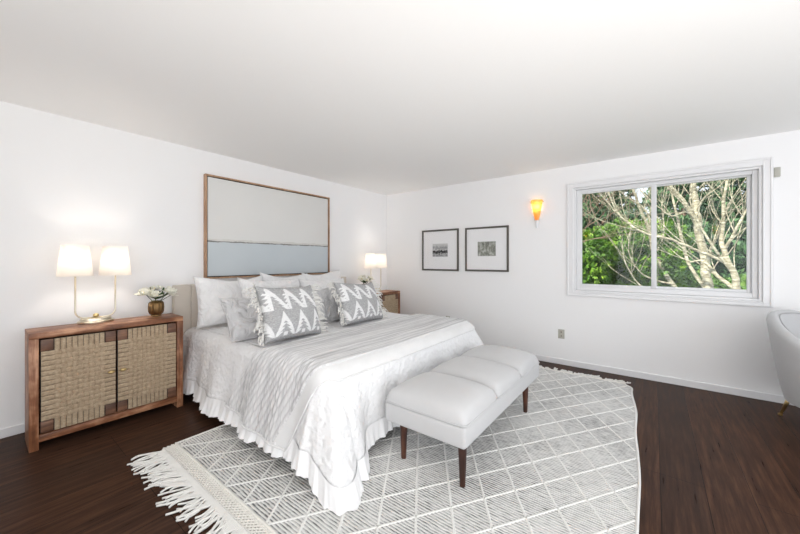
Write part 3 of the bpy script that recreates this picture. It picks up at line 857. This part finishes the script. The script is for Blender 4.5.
# ------------------------------------------------------------------ rug
rug = empty('rug', (-1.95, -2.35, 0)); tag(rug, 'flat woven grey rug with white diamond lines and knotted fringe under bed and bench', 'rug')
rug.location = (0, 0, 0)
RX0, RX1, RY0, RY1 = -3.557, -.335, -3.635, -1.085
def rug_edge(x):   # the long edge wanders a little; the far near corner is rounded off
    return RY0 + .010 * noise.noise(Vector((x * 2.3, 0, 0))) + .055 * smoothstep(-2.3, -1.0, x) + .05 * smoothstep(-1.1, -.45, x) + .07 * smoothstep(-.50, RX1, x) ** 3
bm = bmesh.new(); nx = 120; top = []
for i in range(nx + 1):
    x = RX0 + (RX1 - RX0) * i / nx; y0 = rug_edge(x)
    top.append([bm.verts.new((x, y0 + (RY1 - y0) * t, z)) for t, z in ((0, .0015), (0, .009), (.006, .012), (.994, .012), (1, .009), (1, .0015))])
for i in range(nx):
    for k in range(5): bm.faces.new((top[i][k], top[i + 1][k], top[i + 1][k + 1], top[i][k + 1]))
    bm.faces.new((top[i][5], top[i + 1][5], top[i + 1][0], top[i][0]))
bm.faces.new(top[0]); bm.faces.new(top[-1])
obj('woven_field', bm, M['rug'], rug)
# diamond lines (raised white yarn)
def line_strip(bm, p, q, wd=.0058, hgt=.0035):
    d = (Vector(q) - Vector(p)); L = d.length
    if L < .01: return
    d.normalize(); nrm = Vector((-d.y, d.x)); n = max(2, int(L / .016)); prev = None
    for i in range(n + 1):
        c = Vector(p) + d * (L * i / n); k = 1 + .25 * (i % 2)
        row = [bm.verts.new((c.x + nrm.x * s * wd * k, c.y + nrm.y * s * wd * k, .0118 + z)) for s, z in ((-1, 0), (-.5, hgt), (.5, hgt), (1, 0))]
        if prev:
            for j in range(3): bm.faces.new((prev[j], row[j], row[j + 1], prev[j + 1]))
        prev = row
bm = bmesh.new(); DX, DY = .1613, .1078; slope = DY / DX
def clip(x0, y0, sg):
    # line y = y0 + sg*slope*(x-x0) clipped to the rug
    pts = []
    N_ = 400; run = None
    for i in range(N_ + 1):
        x = RX0 + (RX1 - RX0) * i / N_; y = y0 + sg * slope * (x - x0)
        ins = rug_edge(x) + .012 < y < RY1 - .012
        if ins:
            if run is None: run = [(x, y), (x, y)]
            else: run[1] = (x, y)
        elif run: pts.append(run); run = None
    if run: pts.append(run)
    return pts
for k in range(-60, 60):
    for sg in (-1, 1):
        for r_ in clip(-3.557, -2.014 + k * 2 * DY, sg): line_strip(bm, r_[0], r_[1])
obj('diamond_lines', bm, M['rug_white'], rug, autos=60)
bm = bmesh.new()
pts = [(RX0 + (RX1 - RX0) * i / 160, rug_edge(RX0 + (RX1 - RX0) * i / 160) + .004, .009) for i in range(161)]
tube(bm, pts, .0080, 8); obj('selvedge', bm, M['rug_white'], rug, smooth=True)
bm = bmesh.new(); tube(bm, [(RX0, RY1 - .004, .009), (RX1, RY1 - .004, .009)], .0080, 8); obj('selvedge', bm, M['rug_white'], rug, smooth=True)
# knotted band at both ends
def band(xa, xb, ya, yb, nm):
    bm = bmesh.new(); lo, hi_ = min(xa, xb), max(xa, xb)
    box(bm, lo, hi_, ya, yb, .0015, .0075, mi=1)
    s = -1 if xb < xa else 1
    wd = abs(xb - xa); y = ya; st = .026
    while y < yb - .004:
        for sg in (-1, 1):
            y2 = y + sg * wd * 1.15
            y2c = max(ya, min(yb, y2)); f = (y2c - y) / (y2 - y)
            if abs(f) > .05: tube(bm, [(xa, y, .0105), (xa + s * wd * f, y2c, .0105)], .0045, 5)
        y += st
    tube(bm, [(xa - s * .004, ya, .0115), (xa - s * .004, yb, .0115)], .007, 8)
    tube(bm, [(xa + s * .012, ya, .0105), (xa + s * .012, yb, .0105)], .0035, 6)
    return obj(nm, bm, [M['rug_band'], M['rug_under']], rug, autos=50)
band(RX0, RX0 - .078, RY0, RY1, 'knotted_band')
band(RX1, RX1 + .025, rug_edge(RX1) + .0, RY1, 'knotted_band')
rnd = random.Random(5)
def tassel(x, y, s, ln, cords, spread, bias):
    bm = bmesh.new()
    for c in range(cords):
        yy = y + (c - (cords - 1) / 2) * .010; L = ln * rnd.uniform(.75, 1.15); dy = bias + rnd.uniform(-spread, spread)
        k = rnd.uniform(-.03, .03)
        zc = .0065 + .004 * (c % 2)
        pts = [(x - s * .012, yy, .0105), (x + s * L * .12, yy, .011), (x + s * L * .45, yy + dy * .45 + k, zc), (x + s * L * .75, yy + dy * .85 + k, zc), (x + s * L, yy + dy, zc)]
        # subdivide smoothly
        q = []
        V_ = [Vector(p) for p in pts]
        for i in range(len(V_) - 1):
            p0, p1, p2, p3 = V_[max(0, i - 1)], V_[i], V_[i + 1], V_[min(len(V_) - 1, i + 2)]
            for t in (0, .33, .66):
                q.append(.5 * ((2 * p1) + (-p0 + p2) * t + (2 * p0 - 5 * p1 + 4 * p2 - p3) * t * t + (-p0 + 3 * p1 - 3 * p2 + p3) * t ** 3))
        q.append(V_[-1]); n = len(q)
        tube(bm, q, [.0062 - .0012 * i / n for i in range(n)], 6)
    obj('tassel', bm, M['fringe'], rug, smooth=True)
y = RY0 + .02
i = 0
while y < RY1 - .01:
    bias = .05 * math.sin(y * 7.0) + .02
    if y > RY1 - .12: bias = rnd.uniform(.02, .09)
    tassel(RX0 - .080, y, -1, rnd.uniform(.13, .18), 4, .035, bias); y += .040; i += 1
y = rug_edge(RX1) + .02
while y < RY1 - .01:
    tassel(RX1 + .027, y, 1, rnd.uniform(.05, .085), 4, .045, rnd.uniform(-.05, .05)); y += .072

# ------------------------------------------------------------------ barrel armchair at the right
ch = empty('armchair', (-.600, -4.80, 0), R(-35)); tag(ch, 'grey upholstered barrel armchair on slim brass legs under the window', 'armchair')
def shell_mesh():
    bm = bmesh.new(); NA, NH = 72, 18; g = []
    for i in range(NA + 1):
        a = -1 + 2 * i / NA; ang = PI / 2 + a * R(140)       # open towards local -y
        k = abs(a); topz = .870 - .25 * smoothstep(.08, .85, k)
        th = .085 - .02 * k
        prof = []
        for j in range(9):      # outside, from the bottom up
            t = j / 8; prof.append((.330 + .100 * t ** .8, .212 + (topz - .05 - .212) * t))
        for j in range(1, 6):   # rolled top
            b = PI * j / 6; prof.append((.430 - th / 2 + th / 2 * math.cos(b), topz - .05 + .05 * math.sin(b)))
        for j in range(7):      # inside, down to the seat
            t = j / 6; prof.append((.430 - th - .03 * t, topz - .05 - (topz - .05 - .30) * t))
        g.append([bm.verts.new((r * math.cos(ang) * 1.0, r * math.sin(ang) * .92, z)) for r, z in prof])
    for i in range(NA):
        for j in range(len(g[0]) - 1): bm.faces.new((g[i][j], g[i + 1][j], g[i + 1][j + 1], g[i][j + 1]))
    bm.faces.new(g[0]); bm.faces.new(g[-1])
    pip = [g[i][9].co.copy() + Vector((0, 0, .004)) for i in range(NA + 1)]
    pip2 = [g[i][13].co.copy() + Vector((0, 0, .004)) for i in range(NA + 1)]
    return bm, pip, pip2
bm, pip, pip2 = shell_mesh()
sh = obj('backrest_shell', bm, M['chair'], ch, autos=60)
bm = bmesh.new(); tube(bm, pip2, .004, 6); obj('piping', bm, M['chair_piping'], sh, smooth=True)
bm = bmesh.new(); lathe(bm, [(.25, .200), (.30, .204), (.328, .213), (.325, .30), (.31, .31)], 48, (0, 0, 0), 1, .92); obj('seat_base', bm, M['chair'], ch, autos=50)
bm = bmesh.new(); lathe(bm, [(.20, .311), (.315, .315), (.335, .345), (.335, .395), (.315, .425), (.2, .44), (.05, .445)], 48, (0, -.02, 0), .98, .95); obj('seat_cushion', bm, M['chair'], ch, autos=60)
for a in (83, 173, 263, 353):
    c, s = math.cos(R(a)), math.sin(R(a))
    bm = bmesh.new(); tube(bm, [(.380 * c, .380 * s, .004), (.31 * c, .31 * s, .2035)], [.0085, .017], 16); lg = obj('leg', bm, M['brass'], ch, smooth=True)
    bm = bmesh.new(); lathe(bm, [(.013, .0), (.0145, .002), (.0145, .012), (.011, .014)], 16, (.380 * c, .380 * s, 0)); obj('foot_glide', bm, M['brass'], lg, autos=40)

# ------------------------------------------------------------------ outdoors
struct(boxo('garden_ground', (.3, 60, -50, 45, -3.2, -3.0), M['ground']))
CAM = Vector(cam.location); _a = R(37.72)
_F = Vector((math.cos(_a), math.sin(_a), 0)); _R = Vector((math.sin(_a), -math.cos(_a), 0))
def at(u, v, x):
    d = _F + _R * (u - 400) / 328.2 + Vector((0, 0, (260.8 - v) / 328.2))
    return CAM + d * ((x - CAM.x) / d.x)

def foliage(bm, rnd, c, rad, count, size, droop=0.0, flat=.7):
    """needle sprays: small bent blades scattered through a lumpy ellipsoid"""
    for _ in range(count):
        while True:
            p = Vector((rnd.uniform(-1, 1), rnd.uniform(-1, 1), rnd.uniform(-1, 1)))
            if .35 < p.length < 1: break
        d = p.normalized(); q = Vector((c[0] + p.x * rad[0], c[1] + p.y * rad[1], c[2] + p.z * rad[2]))
        ax = (d + Vector((rnd.uniform(-.7, .7), rnd.uniform(-.7, .7), rnd.uniform(-.5, .5) - droop))).normalized()
        sd = ax.orthogonal().normalized(); sd = (Matrix.Rotation(rnd.uniform(0, 6.3), 3, ax) @ sd)
        l = size * rnd.uniform(.6, 1.4); w_ = l * .22
        for k in (-.75, 0, .75):
            dr = (ax + sd * k).normalized(); n_ = dr.cross(sd.cross(ax)).normalized()
            a, b = q, q + dr * l
            bm.faces.new((bm.verts.new(a), bm.verts.new(a + dr * l * .45 + n_ * w_), bm.verts.new(b), bm.verts.new(a + dr * l * .45 - n_ * w_)))
def evergreen(name, label, group, base, clumps, trunk_r, fm, bm_mat, seed, size, count):
    rnd = random.Random(seed); o = empty(name, base); tag(o, label, 'tree', group)
    top = max(c[2] + c[5] for c in clumps)
    bm = bmesh.new(); tube(bm, [(0, 0, 0), (.05, .03, top * .5), (0, 0, top * .92)], [trunk_r, trunk_r * .7, trunk_r * .15], 10); obj('trunk', bm, bm_mat, o, smooth=True)
    bm = bmesh.new()
    for c in clumps: foliage(bm, rnd, c[:3], c[3:6], int(count * (c[3] * c[4] * c[5]) ** .5), size, .25)
    me = bpy.data.meshes.new('foliage'); bm.to_mesh(me); bm.free(); put('foliage', me, fm, o)
    return o
def conifer_clumps(h, r, rnd, z0=.8, step=.45):
    out = []; z = z0
    while z < h:
        rr_ = r * (1 - (z - z0) / (h - z0 + .3)) + .25
        n = max(3, int(rr_ * 5))
        for k in range(n):
            a = 2 * PI * k / n + rnd.uniform(-.3, .3); q = rr_ * rnd.uniform(.55, .9)
            out.append((q * math.cos(a), q * math.sin(a), z + rnd.uniform(-.15, .15), rr_ * .42, rr_ * .42, .26))
        z += step
    return out
rnd = random.Random(21)
# the bright evergreen at the left of the view
evergreen('evergreen_shrub', 'bright green feathery evergreen filling the left window pane', None, (4.9, -2.85, -3.0),
          [(rnd.uniform(-.9, .9), rnd.uniform(-1.1, 1.1), 2.5 + rnd.uniform(0, 2.5), .5, .5, .35) for _ in range(54)], .12, M['fol_bright'], M['bark_brown'], 31, .095, 1500)
k = 0
for (x, y, h, r, lab) in ((10.5, -.2, 8.2, 2.0, 'dark conifer far behind the bright evergreen at the left of the view'),
                          (10.5, -4.5, 9.0, 2.1, 'tall dark conifer behind the middle of the window'),
                          (11.5, -8.9, 8.6, 2.1, 'dark conifer behind the right end of the window'),
                          (14.8, -1.7, 9.8, 2.5, 'dark conifer seen beyond the gap left of the window centre'),
                          (15.2, -6.9, 9.8, 2.4, 'farthest dark conifer between the two nearer ones on the right')):
    rnd = random.Random(40 + k)
    evergreen('conifer', lab, 'dark conifers beyond the window', (x, y, -3.0), conifer_clumps(h, r, rnd, 2.0, .5), .2, M['fol_dark'], M['bark_brown'], 60 + k, .17, 520); k += 1
rnd = random.Random(77)
evergreen('low_shrub', 'low green shrub at the foot of the bare tree outside', None, (5.9, -5.4, -3.0),
          [(rnd.uniform(-.8, .8), rnd.uniform(-1.5, 1.5), 3.0 + rnd.uniform(0, .75), .5, .5, .3) for _ in range(26)], .08, M['fol_mid'], M['bark_brown'], 33, .085, 1100)

def limb(bm, pts, r0, r1, rnd, twigs=3, depth=2):
    """a crooked limb through 3-D points, with side twigs"""
    V_ = [Vector(p) for p in pts]; q = []
    for i in range(len(V_) - 1):
        p0, p1, p2, p3 = V_[max(0, i - 1)], V_[i], V_[i + 1], V_[min(len(V_) - 1, i + 2)]
        for t in (0, .25, .5, .75):
            q.append(.5 * ((2 * p1) + (-p0 + p2) * t + (2 * p0 - 5 * p1 + 4 * p2 - p3) * t * t + (-p0 + 3 * p1 - 3 * p2 + p3) * t ** 3))
    q.append(V_[-1]); n = len(q); j = r0 * .25
    q = [p + Vector((rnd.uniform(-j, j), rnd.uniform(-j, j), rnd.uniform(-j, j))) if 0 < i < n - 1 else p for i, p in enumerate(q)]
    rr_ = [r0 + (r1 - r0) * i / (n - 1) for i in range(n)]
    tube(bm, q, rr_, 7 if r0 > .02 else 5)
    if depth <= 0: return
    for _ in range(twigs):
        i = rnd.randint(max(1, n // 4), n - 2); d = (q[i + 1] - q[i]).normalized()
        side = Vector((rnd.uniform(-.5, .5), rnd.uniform(-1, 1), rnd.uniform(-.2, 1.0)))
        dd = (d * .7 + side * .8).normalized(); L = rnd.uniform(.35, .95) * (.6 + .4 * depth)
        p = q[i]; pp = [p]
        for s_ in range(3):
            p = p + dd * L / 3 + Vector((0, 0, .03 * L)); dd = (dd + Vector((rnd.uniform(-.3, .3), rnd.uniform(-.3, .3), rnd.uniform(-.05, .35)))).normalized(); pp.append(p)
        limb(bm, pp, min(rr_[i] * .42, .009), .0028, rnd, 2, depth - 1)

def bare_tree(label, base_uvx, limbs, bark, seed, twigs=4, r_scale=1.0, name='bare_tree'):
    o = empty(name, (0, 0, 0)); tag(o, label, 'tree', 'bare trees outside the window')
    first = limbs[0]; rnd = random.Random(seed)
    b0 = at(*first[0][0][:3]) if len(first[0][0]) == 3 else Vector(first[0][0])
    bm = bmesh.new()
    gx, gy = b0.x + .15, b0.y + .2
    limb(bm, [(gx, gy, -3.0), (gx, gy, -1.6), ((gx + b0.x) / 2, (gy + b0.y) / 2, -.2), b0], first[1] * 1.2, first[1] * .62, rnd, 0, 0)
    limb(bm, [at(*p) for p in first[0]], first[1] * .62, first[2] * .68, rnd, twigs, 2)
    obj('trunk', bm, bark, o, smooth=True)
    for pts, r0, r1 in limbs[1:]:
        bm = bmesh.new()
        V_ = [at(*p) for p in pts]
        limb(bm, V_, r0 * .68, r1 * .6, rnd, twigs + 1, 2); obj('branch', bm, bark, o, smooth=True)
    return o
bare_tree('pale barked bare tree whose thick trunk stands in the middle of the right pane', None, [
    ([(709, 300, 3.2), (705, 262, 3.2), (697, 218, 3.2), (694, 190, 3.25), (692, 150, 3.3)], .115, .055),
    ([(700, 232, 3.2), (686, 205, 3.1), (668, 185, 3.0), (652, 165, 2.9)], .065, .035),
    ([(706, 290, 3.2), (688, 262, 3.4), (679, 225, 3.5), (672, 190, 3.6), (676, 160, 3.6)], .045, .018),
    ([(704, 262, 3.2), (716, 240, 3.0), (728, 206, 2.9), (746, 178, 2.8)], .026, .010),
    ([(696, 212, 3.2), (706, 196, 3.1), (722, 184, 3.0), (738, 160, 3.0)], .028, .010),
    ([(697, 222, 3.2), (686, 212, 3.0), (672, 216, 2.9), (657, 206, 2.8), (640, 190, 2.8)], .024, .010),
], M['bark'], 3, 6)
bare_tree('pale bare tree leaning across the lower right corner of the right pane', None, [
    ([(741, 305, 2.6), (735, 278, 2.6), (724, 250, 2.6), (722, 225, 2.6), (727, 180, 2.5)], .085, .022),
    ([(725, 262, 2.6), (700, 252, 2.5), (672, 240, 2.4), (640, 231, 2.3), (618, 213, 2.3), (608, 190, 2.2), (600, 170, 2.2)], .036, .015),
    ([(732, 272, 2.6), (712, 245, 2.5), (700, 225, 2.5), (690, 200, 2.4), (696, 170, 2.4)], .030, .010),
    ([(724, 250, 2.6), (738, 226, 2.5), (748, 208, 2.5), (770, 185, 2.5)], .034, .012),
    ([(738, 290, 2.6), (722, 280, 2.7), (704, 262, 2.8), (690, 262, 2.9)], .050, .022),
], M['bark'], 5, 7)
bare_tree('slim bare tree with limbs rising from the lower left of the right pane', None, [
    ([(690, 308, 3.8), (672, 284, 3.8), (655, 256, 3.8), (646, 222, 3.7), (632, 188, 3.6), (622, 160, 3.6)], .070, .022),
    ([(672, 284, 3.8), (655, 280, 3.7), (640, 272, 3.6), (629, 252, 3.5), (631, 225, 3.5)], .030, .010),
    ([(664, 270, 3.8), (652, 240, 3.9), (648, 215, 4.0), (634, 200, 4.0), (618, 198, 4.0)], .030, .010),
    ([(686, 300, 3.8), (664, 297, 3.7), (640, 285, 3.6), (625, 262, 3.5), (622, 240, 3.5)], .036, .010),
    ([(655, 256, 3.8), (664, 232, 3.9), (662, 205, 4.0), (668, 176, 4.0)], .026, .010),
], M['bark'], 9, 6)
bare_tree('reddish brown twiggy bare tree at the upper left of the left pane', None, [
    ([(560, 300, 3.6), (566, 250, 3.6), (574, 215, 3.6), (582, 190, 3.6), (592, 165, 3.6)], .040, .012),
    ([(568, 245, 3.6), (585, 228, 3.5), (600, 218, 3.5), (612, 200, 3.4)], .018, .006),
    ([(572, 222, 3.6), (590, 212, 3.6), (604, 196, 3.6)], .016, .006),
    ([(566, 250, 3.6), (588, 240, 3.5), (608, 238, 3.4)], .016, .006),
], M['bark_brown'], 12, 9)
